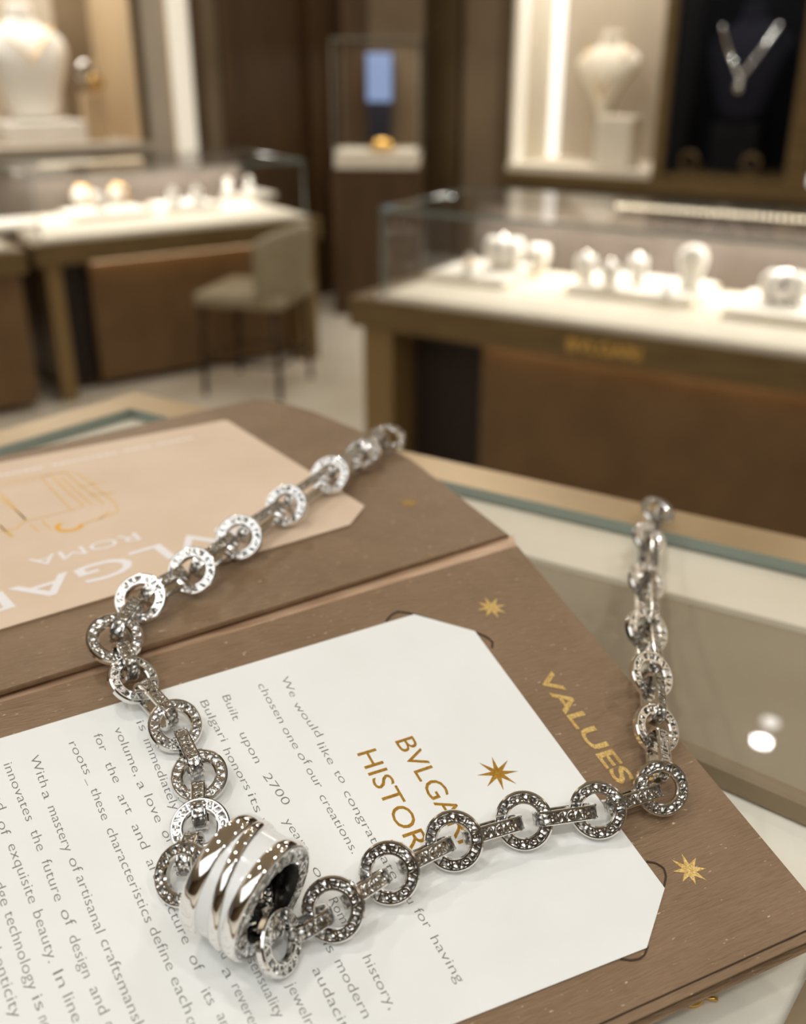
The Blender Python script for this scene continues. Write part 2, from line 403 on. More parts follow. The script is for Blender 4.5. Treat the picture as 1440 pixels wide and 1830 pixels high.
wobj(WR, 'trim_15', bx(sr[5], sr[10], -.035, .02, SILR - .075, SILR - .03), M_BRONZE)                # ledge under the niches
wobj(WR, 'trim_16', bx(sr[5], sr[6], -.02, NR, SILR - .03, SILR), M_CREAM)                          # pale niche floor
wobj(WR, 'trim_17', bx(sr[6], sr[7], -.03, NR, SILR - .03, 2.1), M_BRONZE)                          # frame between niches
wobj(WR, 'trim_18', bx(sr[7], sr[8], -.02, NR, SILR - .03, SILR - .002), M_BRONZE)
wobj(WR, 'trim_19', bx(sr[8], sr[9] + .05, -.03, NR, SILR - .03, 2.1), M_BRONZE)
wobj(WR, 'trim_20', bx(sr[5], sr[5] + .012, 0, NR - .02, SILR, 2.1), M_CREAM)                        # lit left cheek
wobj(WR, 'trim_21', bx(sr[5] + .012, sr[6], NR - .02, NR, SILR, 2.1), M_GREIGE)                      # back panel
bm = bx(sr[7], sr[8], NR - .02, NR, SILR, 2.1); box(bm, sr[7], sr[7] + .01, 0, NR - .02, SILR, 2.1); box(bm, sr[8] - .01, sr[8], 0, NR - .02, SILR, 2.1)
wobj(WR, 'trim_22', bm, M_BLACKVELVET)
def wtag(W, name, bmx, m, label, cat, group=None):
    o = obj(name, bmx, m); o.matrix_world = W.mtx(); return tag(o, label, cat, group)
sb = S(985, NR)
wtag(WR, 'light_strip', bx(sb - .02, sb + .065, NR - .05, NR - .021, SILR, 2.1), M_LEDW, 'bright white vertical light strip in corner of pale niche', 'light')
wtag(WR, 'light_strip', bx(sr[5] + .013, sr[5] + .03, 0.02, 0.09, SILR, 2.1), M_LEDC, 'warm cream vertical light strip at front edge of pale niche', 'light')
wtag(WR, 'accent_light', bx(sr[9] + .06, sr[9] + .16, -.03, .02, SILR - .02, SILR + .03, bev=.01), M_LEDW, 'small white lit block on ledge at right edge of photo', 'light')
# lamps built into the niches
def nlamp(W, a, d, z, p, sx, sy, c=WARM):
    o = area('niche_lamp', W.pt(a, d, z), p, sx, sy, rot=(0, 0, W.ang), color=c); return o
nlamp(WL, (sl[0] + sl[1]) / 2 + .3, ND * .45, 2.05, 22, 1.0, .3, (1, .95, .87))
nlamp(WR, (sr[5] + sr[6]) / 2, NR * .45, 2.05, 12, .4, .25, (1, .95, .87))
nlamp(WR, (sr[7] + sr[8]) / 2, NR * .3, 2.05, 3, .3, .2, (1, .95, .9))

# ---- busts and things in the niches
def bust(name, label, loc, rotz, h, wd, m, group=None, taper=0.72):
    t = thing(name, label, 'jewellery bust', loc, rotz, group)
    bm = bmesh.new(); N = 28; rows = []
    # (height, half width, half depth, forward lean)
    P = [(0, .36 * taper, .20, .02), (.06, .40 * taper, .22, .02), (.3, .46 * (taper + .1), .24, 0), (.52, .50, .24, .0), (.66, .50, .22, .03), (.745, .43, .19, .06), (.80, .26, .15, .08), (.85, .165, .13, .09), (.93, .15, .125, .09), (.985, .155, .13, .09), (1.0, .13, .11, .09)]
    for (z, a, b, l) in P:
        rows.append([bm.verts.new((a * wd * math.copysign(abs(math.cos(2 * PI * k / N)) ** .8, math.cos(2 * PI * k / N)), l * wd + b * wd * math.sin(2 * PI * k / N), z * h)) for k in range(N)])
    for A, B in zip(rows, rows[1:]):
        for k in range(N): bm.faces.new((A[k], A[(k + 1) % N], B[(k + 1) % N], B[k]))
    bm.faces.new(list(reversed(rows[0]))); bm.faces.new(rows[-1])
    bmesh.ops.recalc_face_normals(bm, faces=bm.faces[:])
    o = obj('body', bm, m, t, True); o.modifiers.new('s', 'SUBSURF').levels = 1; o.modifiers['s'].render_levels = 1
    bm = bmesh.new(); lathe(bm, [(0, 0), (.34 * wd * taper, 0), (.34 * wd * taper, -.012), (0, -.012)], 32)
    return t
def necklace_on(name, label, loc, rotz, h, wd, m, mp, r=.006, drop=.40, group=None):
    t = thing(name, label, 'necklace', loc, rotz, group)
    path = []
    for k in range(25):
        u = -1 + 2 * k / 24
        path.append(V((.33 * wd * u, -.255 * wd + .17 * wd * abs(u) ** 1.6, h * (.83 - drop * (1 - abs(u)) ** .9))))
    bm = bmesh.new(); tube(bm, path, r); obj('strand', bm, m, t, True)
    bm = bmesh.new(); bmesh.ops.create_uvsphere(bm, u_segments=16, v_segments=10, radius=r * 2.1)
    bmesh.ops.translate(bm, verts=bm.verts, vec=path[12] + V((0, -.002, -r * 2.4))); obj('pendant', bm, mp, t, True)
    return t
pos = WL.pt(WL.s(62, 200, .34), .34, SILL)
b = thing('plinth', 'low white plinth under the large white bust', 'plinth', pos, WL.ang)
obj('block', bx(-.175, .175, -.18, .16, 0, .085, bev=.008), M_WHITEFAB, b)
bust('necklace_bust', 'large white necklace bust in the left wall niche', pos + V((0, 0, .085)), WL.ang, .47, .36, M_WHITEFAB)
necklace_on('gold_necklace', 'fine gold necklace hanging on the large white bust', pos + V((0, 0, .085)), WL.ang, .47, .36, M_GOLD, M_GOLD, .0035, .3)
p3 = WL.pt(WL.s(172, 240, .2), .2, SILL)
t = thing('display_pedestal', 'slim beige pedestal right of the large white bust', 'pedestal', p3, WL.ang)
obj('column', bx(-.045, .045, -.04, .04, 0, .20, bev=.006), M_BEIGE, t)
t = thing('earring_display', 'small silver ear clip standing on the slim beige pedestal', 'earring', p3 + V((0, 0, .20)), WL.ang)
bm = bmesh.new(); torus(bm, .034, .014, mtx=Matrix.Translation((-.008, 0, .085)) @ Matrix.Rotation(PI / 2, 4, 'X')); obj('hoop', bm, M_CHROME, t, True)
bm = bmesh.new(); torus(bm, .026, .011, mtx=Matrix.Translation((.022, -.012, .036)) @ Matrix.Rotation(PI / 2, 4, 'X')); obj('hoop', bm, M_GOLD, t, True)
# pale niche on the right
p4 = WR.pt(WR.s(1078, 240, .28), .28, SILR)
t = thing('display_pedestal', 'narrow greige riser behind the cream cube in pale niche', 'pedestal', p4, WR.ang)
obj('column', bx(-.06, .06, -.05, .05, 0, .20, bev=.005), M_GREIGE, t)
bust('necklace_bust', 'small cream bust in the pale niche on the right wall', p4 + V((0, 0, .20)), WR.ang, .36, .31, M_CREAM, taper=.3)
necklace_on('gold_necklace', 'gold pendant necklace on the small cream bust', p4 + V((0, 0, .20)), WR.ang, .36, .31, M_GOLD, M_GOLD, .0035, .55)
p5 = WR.pt(WR.s(1100, 285, .10), .10, SILR)
t = thing('display_cube', 'upright cream display block in front of the small bust', 'display block', p5, WR.ang)
obj('block', bx(-.085, .085, -.06, .06, 0, .215, bev=.008), M_CREAM, t)
# black niche
p6 = WR.pt(WR.s(1325, 200, .24), .24, SILR)
t = thing('display_pedestal', 'black velvet pedestal under the dark bust', 'pedestal', p6, WR.ang)
obj('column', bx(-.1, .1, -.08, .08, 0, .2, bev=.006), M_BLACKVELVET, t)
bust('necklace_bust', 'navy velvet bust inside the black wall niche', p6 + V((0, 0, .2)), WR.ang, .46, .36, M_NAVY)
necklace_on('silver_necklace', 'wide silver necklace with a bright stone on the navy bust', p6 + V((0, 0, .2)), WR.ang, .46, .37, M_SILVER, M_CHROME, .013, .46)
for (px, py, lab, k) in ((1232, 275, 'dim bronze bangle low at the left of the black niche', 0), (1345, 272, 'dim bronze bangle low at the right of the black niche', 1)):
    pp = WR.pt(WR.s(px, py, .08), .08, SILR)
    bm = bmesh.new(); torus(bm, .035, .009, mtx=Matrix.Translation((0, 0, .044)) @ Matrix.Rotation(PI / 2, 4, 'X'))
    o = tag(obj('bangle', bm, M_BRONZE, None, True), lab, 'bangle'); o.location = pp; o.rotation_euler = (0, 0, WR.ang)

# ---- glass tower in the corner
c = atz(672, 282, 0.70); c.z = 0
t = thing('glass_tower_showcase', 'dark narrow showcase tower with a lit glass box in the corner', 'showcase', (c.x, c.y, 0), math.radians(-4))
obj('cabinet', bx(-.20, .20, 0, .36, 0, .655), M_DARKWOOD, t)
obj('lit_base', bx(-.185, .185, -.01, .34, .655, .72, bev=.006), M_CREAM, t)
for (x0, x1, y0, y1) in ((-.19, .19, -.012, -.004), (-.19, -.182, -.004, .34), (.182, .19, -.004, .34)):
    obj('glass_pane', glassbox(x0, x1, y0, y1, .72, 1.17), [M_GLASS, M_PALEEDGE], t)
obj('back_panel', bx(-.06, .19, .345, .36, .655, 2.0), M_TAUPE, t)
obj('side_panel', bx(-.19, -.06, .345, .36, .655, 2.0), M_DARKWOOD, t)
obj('glass_lid', glassbox(-.19, .19, -.004, .34, 1.17, 1.178), [M_GLASS, M_PALEEDGE], t)
Mt = t.matrix_basis.copy(); Mt = Matrix.Translation(t.location) @ Matrix.Rotation(t.rotation_euler.z, 4, 'Z')
s_ = thing('screen', 'pale blue lit screen standing in the corner showcase tower', 'screen', Mt @ V((-.005, .24, .72)), t.rotation_euler.z)
obj('panel', bx(-.062, .062, 0, .012, .19, .41), M_NAVY, s_); obj('display', bx(-.056, .056, -.003, 0, .20, .40), M_SCREEN, s_); obj('foot', bx(-.05, .05, -.02, .04, 0, .19), M_NAVY, s_)
s_ = tag(obj('gold_cuff', lathe(bmesh.new(), [(.05, 0), (.058, .012), (.05, .045), (.044, .045), (.05, .012), (.044, 0)], 32, None, 0, True), M_GOLD, None, True), 'gold cuff lying in front of the pale blue screen', 'cuff')
s_.location = Mt @ V((.02, .10, .721))
area('tower_lamp', Mt @ V((0.0, .12, 1.16)), 1.4, .2, .2, rot=(0, 0, 0))

# ---- the two sales counters of the shop floor
def tray(name, label, loc, rz, sx, sy, h=.018, group=None):
    t = thing(name, label, 'tray', loc, rz, group)
    obj('base', bx(-sx / 2, sx / 2, -sy / 2, sy / 2, 0, h, bev=.003), M_CREAM, t)
    obj('pad', bx(-sx / 2 + .012, sx / 2 - .012, -sy / 2 + .012, sy / 2 - .012, h, h + .003, bev=.001), M_WHITEFAB, t)
    return h + .003
def roll(name, label, loc, rz, r, ln, gold=None, blab=None, group=None):
    t = thing(name, label, 'display roll', loc, rz, group)
    bm = bmesh.new(); lathe(bm, [(0, -ln / 2), (r * .7, -ln / 2), (r * .95, -ln / 2 + r * .12), (r, -ln / 2 + r * .3), (r, ln / 2 - r * .3), (r * .95, ln / 2 - r * .12), (r * .7, ln / 2), (0, ln / 2)], 28, Matrix.Translation((0, 0, r + .012)) @ Matrix.Rotation(PI / 2, 4, 'Y'))
    obj('cushion', bm, M_WHITEFAB, t, True)
    obj('foot', bx(-ln * .35, ln * .35, -r * .5, r * .5, 0, .02, bev=.002), M_CREAM, t)
    if gold:
        bm = bmesh.new(); torus(bm, r + .005, .005, mtx=Matrix.Translation((0, 0, r + .012)) @ Matrix.Rotation(PI / 2, 4, 'Y'))
        o = tag(obj('bangle', bm, gold, None, True), blab, 'bangle', group and 'bangles on display rolls'); o.location = loc; o.rotation_euler = (0, 0, rz)
def ringcone(label, loc, rz, h, m, rlab, group=None):
    t = thing('ring_cone', label, 'ring stand', loc, rz, group)
    bm = bmesh.new(); lathe(bm, [(0, 0), (h * .42, 0), (h * .42, h * .08), (h * .26, h * .2), (h * .19, h * .8), (h * .12, h * .95), (0, h)], 24); obj('cone', bm, M_WHITEFAB, t, True)
    bm = bmesh.new(); torus(bm, h * .235, h * .05, mtx=Matrix.Translation((0, 0, h * .62)) @ Matrix.Rotation(.2, 4, 'X'))
    o = tag(obj('finger_ring', bm, m, None, True), rlab, 'ring', group and 'rings on ring cones'); o.location = loc
def pillow(name, label, loc, rz, sx, sy, sz, wl=None, m=None):
    t = thing(name, label, 'watch pillow', loc, rz)
    o = obj('cushion', bx(-sx / 2, sx / 2, -sy / 2, sy / 2, 0, sz, bev=min(sx, sy, sz) * .42), M_WHITEFAB, t, True)
    if wl:
        w_ = thing('wristwatch', wl, 'watch', loc, rz)
        bm = bmesh.new(); N = 40; r1 = []
        path = [V((0, (sy / 2 + .004) * math.copysign(abs(math.cos(a)) ** .55, math.cos(a)), sz / 2 + (sz / 2 + .004) * math.copysign(abs(math.sin(a)) ** .55, math.sin(a)))) for a in [2 * PI * k / N for k in range(N)]]
        sweep(bm, path, [(-.012, 0), (.012, 0), (.012, .003), (-.012, .003)], V((1, 0, 0)), True); obj('strap', bm, m, w_, True)
        bm = bmesh.new(); lathe(bm, [(0, 0), (.02, 0), (.021, .005), (.017, .008), (0, .008)], 28, Matrix.Translation((0, -sy / 2 - .003, sz * .55)) @ Matrix.Rotation(PI / 2, 4, 'X')); obj('case', bm, M_CHROME, w_, True)
def counter(name, label, org, ang, L, dep, zt, ch, cx0, kind):
    t = thing(name, label, 'display counter', (org.x, org.y, 0), ang)
    obj('top_frame', bx(0, L, 0, dep + .08, zt - .075, zt, bev=.004), M_BRONZE, t)
    obj('deck', bx(cx0, L - .05, .012, dep + .05, zt, zt + .012), M_CREAM, t)
    px0 = {'R': .34, 'L': .20, 'N': .02}[kind]
    obj('leather_panel', bx(px0, L - .02, .10 if kind != 'N' else .03, .13, .03, zt - .075), M_LEATHER, t)
    if kind != 'N': obj('glow_strip', bx(px0, L - .02, .06, .095, zt - .087, zt - .0752), M_GLOW, t)
    if kind != 'N': obj('leg', bx(.03, .12 if kind == 'R' else .085, .02, .12, 0, zt - .075, bev=.004), M_BRASS, t)
    if kind != 'N': obj('leg', bx(L - .1, L - .02, .02, .12, 0, zt - .075, bev=.004), M_BRASS, t)
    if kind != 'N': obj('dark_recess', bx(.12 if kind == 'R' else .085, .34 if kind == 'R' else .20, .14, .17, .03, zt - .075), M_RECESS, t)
    obj('body', bx(.05, L - .05, .17, dep + .06, .03, zt - .075), M_LEATHER, t)
    obj('plinth', bx(.06, L - .06, .16, dep + .05, 0, .03), M_DARKWOOD, t)
    g = .008; z0, z1 = zt + .012, zt + .012 + ch
    y0, y1 = .02, dep + .02
    obj('glass_front', glassbox(cx0 + .008, L - .06, y0, y0 + g, z0, z1), [M_GLASS, M_TEAL], t)
    obj('glass_side', glassbox(cx0 + .008, cx0 + .016, y0 + g, y1, z0, z1), [M_GLASS, M_TEAL], t)
    obj('case_back', bx(cx0 + .016, L - .06, y1 - g, y1, z0, z1), M_CASEBACK, t)
    obj('glass_lid', glassbox(cx0 + .008, L - .06, y0, y1, z1, z1 + g), [M_GLASS, M_TEAL], t)
    # row of tiny lamps along the inside back top edge
    bm = bx(L * .18 if kind == 'L' else L * .30, L * .55 if kind == 'L' else L - .1, y1 - .05, y1 - .03, z1 - .012, z1 - .002)
    obj('lamp_rail', bm, M_BRONZE, t)
    bm = bmesh.new(); k = 0; xa = L * .18 if kind == 'L' else L * .30; xb = L * .55 if kind == 'L' else L - .1
    x = xa + .01
    while x < xb - .005:
        box(bm, x - .004, x + .004, y1 - .054, y1 - .05, z1 - .011, z1 - .003); x += .017
    obj('lamp_dots', bm, M_LED, t)
    o = area('case_lamp', (0, 0, 0), (7.0 if kind == 'R' else 7.0) * L / 2, L * .9, .02, color=(1, .95, .87))
    o.parent = t; o.location = (L / 2 + .05, y1 - .06, z1 - .014); o.rotation_euler = (math.radians(-22), 0, 0)
    return t
# right counter
OR = atz(622, 530, .55); AR = math.radians(-31.5); LR = 1.75; DR = .50
exR = V((math.cos(AR), math.sin(AR), 0)); eyR = V((-exR.y, exR.x, 0))
ctr = counter('display_counter', 'long glass-topped sales counter on the right with brown leather front', OR, AR, LR, DR, .55, .205, .08, 'R')
bm = bmesh.new()
put_text(bm, 'BVLGARI', V((.61, -.0006, .513)), V((.785, -.0006, .513)), V((0, -1, 0)), .042, .35, 0.02, 0.0002, .002)
obj('lettering', bm, M_GOLD, ctr)
ZD = .562
def onR(px, py, z=ZD): return atz(px, py, z)
h = tray('jewellery_tray', 'cream tray at the left end of the right counter', onR(868, 494), AR, .24, .26)
tray('jewellery_tray', 'cream tray holding bangles in the middle of the right counter', onR(1150, 520), AR, .33, .27)
tray('jewellery_tray', 'cream tray under the watch pillow at the right edge', onR(1430, 562), AR, .30, .27)
zt = ZD + h
roll('bracelet_roll', 'plump white roll at back of the leftmost right-counter tray', onR(900, 480, zt), AR + .2, .036, .1, M_CHROME, 'silver bangle around the plump roll on the left-end tray', 0)
roll('bracelet_roll', 'short white roll right of the plump one on left-end tray', onR(962, 482, zt), AR, .028, .05)
ringcone('small white ring cone at front of the left-end tray', onR(838, 490, zt), 0, .055, M_GOLD, 'gold ring on the small cone of the left-end tray')
roll('bracelet_roll', 'leftmost white bangle roll on the middle tray', onR(1045, 500, zt), AR + .5, .026, .05, M_CHROME, 'leftmost silver bangle on the middle tray')
roll('bracelet_roll', 'second white bangle roll on the middle tray', onR(1088, 512, zt), AR + .5, .024, .04, M_CHROME, 'second silver bangle from the left on the middle tray')
roll('bracelet_roll', 'third white bangle roll on the middle tray', onR(1137, 506, zt), AR + .4, .028, .045, M_CHROME, 'third silver bangle on the middle tray, beside the tall stand')
ringcone('low white ring cone at front of the middle tray', onR(1190, 535, zt), 0, .045, M_CHROME, 'silver ring on the low cone of the middle tray')
t = thing('bracelet_stand', 'tall rounded white stand on the right of the middle tray', 'display stand', onR(1232, 518, zt), AR)
bm = bmesh.new(); lathe(bm, [(0, 0), (.026, 0), (.028, .01), (.024, .03), (.034, .06), (.036, .082), (.028, .1), (.012, .108), (0, .109)], 28); obj('post', bm, M_WHITEFAB, t, True)
pillow('watch_pillow', 'fat white watch pillow on the tray at the right edge', onR(1398, 540, zt), AR, .11, .07, .072, 'silver wristwatch strapped round the fat white pillow', M_CHROME)
# left counter
OL = atz(60, 438, .55); AL = math.radians(34); LL = 1.08; DL = .56
ctl = counter('display_counter', 'glass-topped sales counter on the left behind the stool', OL, AL, LL, DL, .55, .19, .02, 'L')
exL = V((math.cos(AL), math.sin(AL), 0)); eyL = V((-exL.y, exL.x, 0))
def onL(px, py, z=ZD): return atz(px, py, z)
tray('jewellery_tray', 'cream tray with gold bangles in the left counter', onL(190, 385), AL, .30, .2)
tray('jewellery_tray', 'middle cream tray in the left counter', onL(330, 372), AL, .24, .2)
tray('jewellery_tray', 'far cream tray near the right end of left counter', onL(430, 352), AL, .24, .2)
for (px, py, lab, bl, m) in ((148, 370, 'left bangle roll on the gold bangle tray', 'leftmost gold bangle in the left counter', M_GOLD),
                             (178, 374, 'low middle roll on the gold bangle tray', 'thin silver bangle between the two gold bangles', M_CHROME),
                             (214, 368, 'right bangle roll on the gold bangle tray', 'right gold bangle in the left counter', M_GOLD)):
    roll('bracelet_roll', lab, onL(px, py, zt), AL + .9, .03 if m is M_GOLD else .022, .05, m, bl)
for (px, py, lab, bl) in ((310, 366, 'left white ring cone on the middle tray of left counter', 'silver ring on the left cone of that middle tray'),
                          (352, 362, 'right white ring cone on the middle tray of left counter', 'silver ring on the right cone of that middle tray'),
                          (408, 350, 'left white ring cone on the far tray', 'silver ring on the left cone of the far tray'),
                          (446, 344, 'right white ring cone on the far tray', 'silver ring on the right cone of the far tray')):
    ringcone(lab, onL(px, py, zt), 0, .07, M_CHROME, bl)
# neighbouring counter cut by the frame
ON = OL - exL * 1.32 - eyL * .02
ctn = counter('display_counter', 'counter cut off by the left edge of photo, beside the left counter', ON, AL - .02, 1.28, DL, .545, .19, .02, 'N')
tray('jewellery_tray', 'cream tray inside the counter cut by the left edge', onL(10, 408, .557), AL, .2, .2)

# ---- stool
sp = atz(466, 676, 0)
sp = sp - eyL * .09 - exL * .045
t = thing('counter_stool', 'greige upholstered stool with curved back in front of left counter', 'stool', (sp.x, sp.y, 0), math.radians(74))
t.scale = (.87, .87, .87)
bm = bx(-.19, .19, -.19, .19, .37, .425, bev=.022); obj('seat', bm, M_STOOL, t, True)
bm = bmesh.new(); rows = []
for (z, ro) in ((.40, .0), (.44, .005), (.60, .02), (.655, .022), (.675, .018)):
    rows.append((z, ro))
N = 18; grid = []
for (z, ro) in rows:
    ii, oo = [], []
    for k in range(N + 1):
        a = math.radians(-66 + 132 * k / N)
        dip = 0 if z < .6 else -.05 * abs(a / 1.15) ** 3
        for lst, R_ in ((ii, .185 + ro), (oo, .222 + ro)):
            lst.append(bm.verts.new((R_ * math.sin(a), -R_ * math.cos(a) * .98, z + dip)))
    grid.append((ii, oo))
for (i0, o0), (i1, o1) in zip(grid, grid[1:]):
    for k in range(N):
        bm.faces.new((i0[k], i0[k + 1], i1[k + 1], i1[k])); bm.faces.new((o0[k + 1], o0[k], o1[k], o1[k + 1]))
    for k in (0, N): bm.faces.new((i0[k], i1[k], o1[k], o0[k]))
for lst in (grid[0], grid[-1]):
    for k in range(N): bm.faces.new((lst[0][k], lst[0][k + 1], lst[1][k + 1], lst[1][k]))
bmesh.ops.recalc_face_normals(bm, faces=bm.faces[:]); obj('backrest', bm, M_STOOL, t, True)
for (x, y) in ((-.16, -.15), (.16, -.15), (-.16, .16), (.16, .16)):
    bm = bmesh.new(); tube(bm, [V((x * 1.08, y * 1.08, 0)), V((x, y, .375))], [.010, .015], 10, V((1, 0, 0))); obj('leg', bm, M_STOOLLEG, t, True)
for (a, b_) in (((-.17, -.16), (.17, -.16)), ((-.17, .17), (.17, .17)), ((-.17, -.16), (-.17, .17)), ((.17, -.16), (.17, .17))):
    bm = bmesh.new(); tube(bm, [V((*a, .14)), V((*b_, .14))], .007, 8, V((0, 0, 1))); obj('foot_rail', bm, M_STOOLLEG, t, True)

# ================================================================== the counter in front
zg = ZC
def C(x, y, z=None): return atz(x, y, zg if z is None else z)
def line_pts(p, q, t0, t1): return [p + (q - p) * t0, p + (q - p) * t1]
# outer trim: two far edges meeting in a corner, extended beyond the frame
def isect(a, b, c_, d):
    r, s = b - a, d - c_; den = r.x * s.y - r.y * s.x
    k = ((c_.x - a.x) * s.y - (c_.y - a.y) * s.x) / den; return a + r * k
rA, rB = C(773, 812), C(1440, 957); lA, lB = C(0, 764), C(200, 708)
K = isect(rA, rB, lA, lB)
dR = (rB - rA).normalized(); dL = (lA - lB).normalized()
def inset(d1, d2, a, b_):   # corner polygon inset by a from the right edge, b from the left edge
    nR = V((-dR.y, dR.x, 0)); nR = -nR if nR.y > 0 else nR
    nL = V((-dL.y, dL.x, 0)); nL = -nL if nL.y > 0 else nL
    k = isect(K + nR * a, K + nR * a + dR, K + nL * b_, K + nL * b_ + dL)
    return k
def cpoly(a, b_, z, LR_=0.95, LL_=0.75, ext=0.0):
    k = inset(0, 0, a, b_); k = V((k.x, k.y, z))
    p1 = k + dR * LR_; p2 = k + dL * LL_
    return [k, p1, p1 + dL * LL_, p2]
t = thing('sales_counter', 'glass-topped sales counter carrying the open folder and the necklace', 'counter', (K.x, K.y, 0))
def cobj(name, b, m, sm=False):
    o = obj(name, b, m); o.data.transform(Matrix.Translation((-K.x, -K.y, 0))); o.parent = t; return o
GT = .005
wT = .024                      # width of the champagne rim
DEEP = .007
cobj('body', prism(cpoly(.003, .003, zg - GT - DEEP - .004), UP, .90), M_LEATHER)
# rim
o_, i_ = cpoly(0, 0, zg - .0015), cpoly(wT, wT, zg - .0015, .95 - .02, .75 - .02)
bm = bmesh.new()
ring = [(o_[k], i_[k]) for k in range(4)]
for k in range(4):
    a, b_ = ring[k], ring[(k + 1) % 4]; dz = V((0, 0, -.032))
    v = [bm.verts.new(p) for p in (a[0], b_[0], b_[1], a[1], a[0] + dz, b_[0] + dz, b_[1] + dz, a[1] + dz)]
    for q in ((0, 1, 2, 3), (0, 4, 5, 1), (3, 2, 6, 7), (4, 7, 6, 5)): bm.faces.new([v[i] for i in q])
bmesh.ops.remove_doubles(bm, verts=bm.verts, dist=1e-6); bmesh.ops.recalc_face_normals(bm, faces=bm.faces[:])
cobj('rim', bm, M_COUNTERTRIM)
gp = cpoly(wT + .0002, wT + .0002, zg, .95 - .024, .75 - .024)
bm = prism(gp, UP, GT); bm.normal_update()
for f in bm.faces: f.material_index = 0 if abs(f.normal.z) > .9 else 1
cobj('glass_top', bm, [M_GLASS, M_TEAL])
# inside: cream liner wall, cream floor, taupe suede deck with an umber edge
wi, wo = cpoly(wT + .001, wT + .001, zg - GT, .92, .72), cpoly(.060, .060, zg - GT, .86, .66)
bm = bmesh.new()
for k in range(4):
    a, b_, c2, d2 = wi[k], wi[(k + 1) % 4], wo[(k + 1) % 4], wo[k]; dz = V((0, 0, -DEEP))
    v = [bm.verts.new(p + V((0, 0, -.0003))) for p in (a, b_, c2, d2)] + [bm.verts.new(p + dz) for p in (c2, d2)]
    bm.faces.new(v[0:4]); bm.faces.new((v[3], v[2], v[4], v[5]))
bmesh.ops.remove_doubles(bm, verts=bm.verts, dist=1e-6)
cobj('liner', bm, M_CREAM)
zf = zg - GT - DEEP
cobj('inner_floor', prism(cpoly(wT + .012, wT + .012, zf, .91, .71), UP, .003), M_FLOORCREAM)
zd = zf + .0045
n1, n2 = atz(1251, 1350, zd), atz(1440, 1432, zd)
dN = (n2 - n1).normalized()
kk = inset(0, 0, .057, .057); kk.z = zd
far1 = kk + dR * .86
nb = n1 + dN * .45; na = isect(n1, n2, kk, kk + dL); na.z = zd
if (na - kk).length > .68: pass
cobj('suede_deck', prism([kk, far1, V((nb.x, nb.y, zd)), V((na.x, na.y, zd))], UP, .0045), M_COUNTERTAUPE)
perp = V((dN.y, -dN.x, 0)); perp = perp if perp.y < 0 else -perp
cobj('divider', prism([V((na.x, na.y, zd)) + perp * .0004 + UP * .003, V((nb.x, nb.y, zd)) + perp * .0004 + UP * .003, V((nb.x, nb.y, zd)) + perp * .0045 + UP * .003, V((na.x, na.y, zd)) + perp * .0045 + UP * .001], UP, .0055), M_DIVIDER)
e1, e2 = atz(1452, 1725, zf + .003), atz(1398, 1835, zf + .003)
dd = (e2 - e1).normalized(); pp = V((-dd.y, dd.x, 0)) * .0045
cobj('divider', prism([e1 - dd * .01, e2 + dd * .05, e2 + dd * .05 + pp, e1 - dd * .01 + pp], UP, .003), M_DIVIDER)
g_ = atz(1230, 1782, zf)
bm = bmesh.new(); torus(bm, .0024, .0007, 24, 8, Matrix.Translation((0, 0, .0008)))
o = obj('hoop', bm, M_GOLD, None, True); e_ = thing('gold_earring', 'small gold earring under the glass below the folder corner', 'earring', g_)
o.parent = e_
bm = bmesh.new(); tube(bm, [V((.002, 0, .0009)), V((.0042, -.001, .0009)), V((.0055, -.0015, .0012))], .0005); obj('pin', bm, M_GOLD, e_, True)

# ================================================================== folder
def rel(o, e):
    o.data.transform(Matrix.Translation(-e.location)); o.parent = e; return o
TR, BR = flap(923, 978), flap(1487, 1655)
uT = (flap(0, 1259) - TR).normalized(); uB = (flap(1106, 1829) - BR).normalized()
WF = .225
TL, BL = TR + uT * WF, BR + uB * (WF + .012)
fo = thing('presentation_folder', 'open bronze-brown presentation folder with gold stars lying on the counter', 'folder', (V((TR.x, TR.y, ZC))))
NRM = NF
uF = -uB; vF = NF.cross(uF).normalized()
# local material frame: keep ribs along the folder's long direction by giving each sheet its own rotated object space
def sheet(name, bmx, m, e, sm=False):
    o = obj(name, bmx, m)
    fx = V((uF.x, uF.y, 0)).normalized(); ang = math.atan2(fx.y, fx.x)
    Mx = Matrix.Translation(e.location) @ Matrix.Rotation(ang, 4, 'Z')
    o.data.transform(Mx.inverted()); o.parent = e; o.matrix_basis = Matrix.Rotation(ang, 4, 'Z')
    if sm:
        for p in o.data.polygons: p.use_smooth = True
    return o
def rounded(pts, idx, r, n=5):
    out = []
    for i, p in enumerate(pts):
        if i in idx:
            a, b_ = (pts[i - 1] - p).normalized(), (pts[(i + 1) % len(pts)] - p).normalized()
            for k in range(n + 1):
                s = k / n; out.append(p + a * r * (1 - s) ** 2 + b_ * r * s ** 2)
        else: out.append(p)
    return out
sheet('front_cover', prism(rounded([TR, BR, BL, TL], (1,), .003), NF, T_FLAP, bev=.0006), M_FOLDER, fo)
# folded lower lip: a second thin layer that stands out under the front edge
off = (BR - TR).normalized() * .0012
sheet('front_lip', prism(rounded([TR + (BR - TR) * .55 + off - NF * (T_FLAP + .0001), BR + off * 1.0 - NF * (T_FLAP + .0001), BL + off - NF * (T_FLAP + .0001), TL + (BL - TL) * .55 - NF * (T_FLAP + .0001)], (1,), .003), NF, .0010, bev=.0003), M_FOLDER, fo)
gA, gB = BR + uB * .006 - (BR - TR).normalized() * .0012, BL - (BL - TL).normalized() * .0012
bm = bmesh.new(); tube(bm, [gA + NF * .0001, gB + NF * .0001], .00018, 6, NF); sheet('crease', bm, M_SLOT, fo)
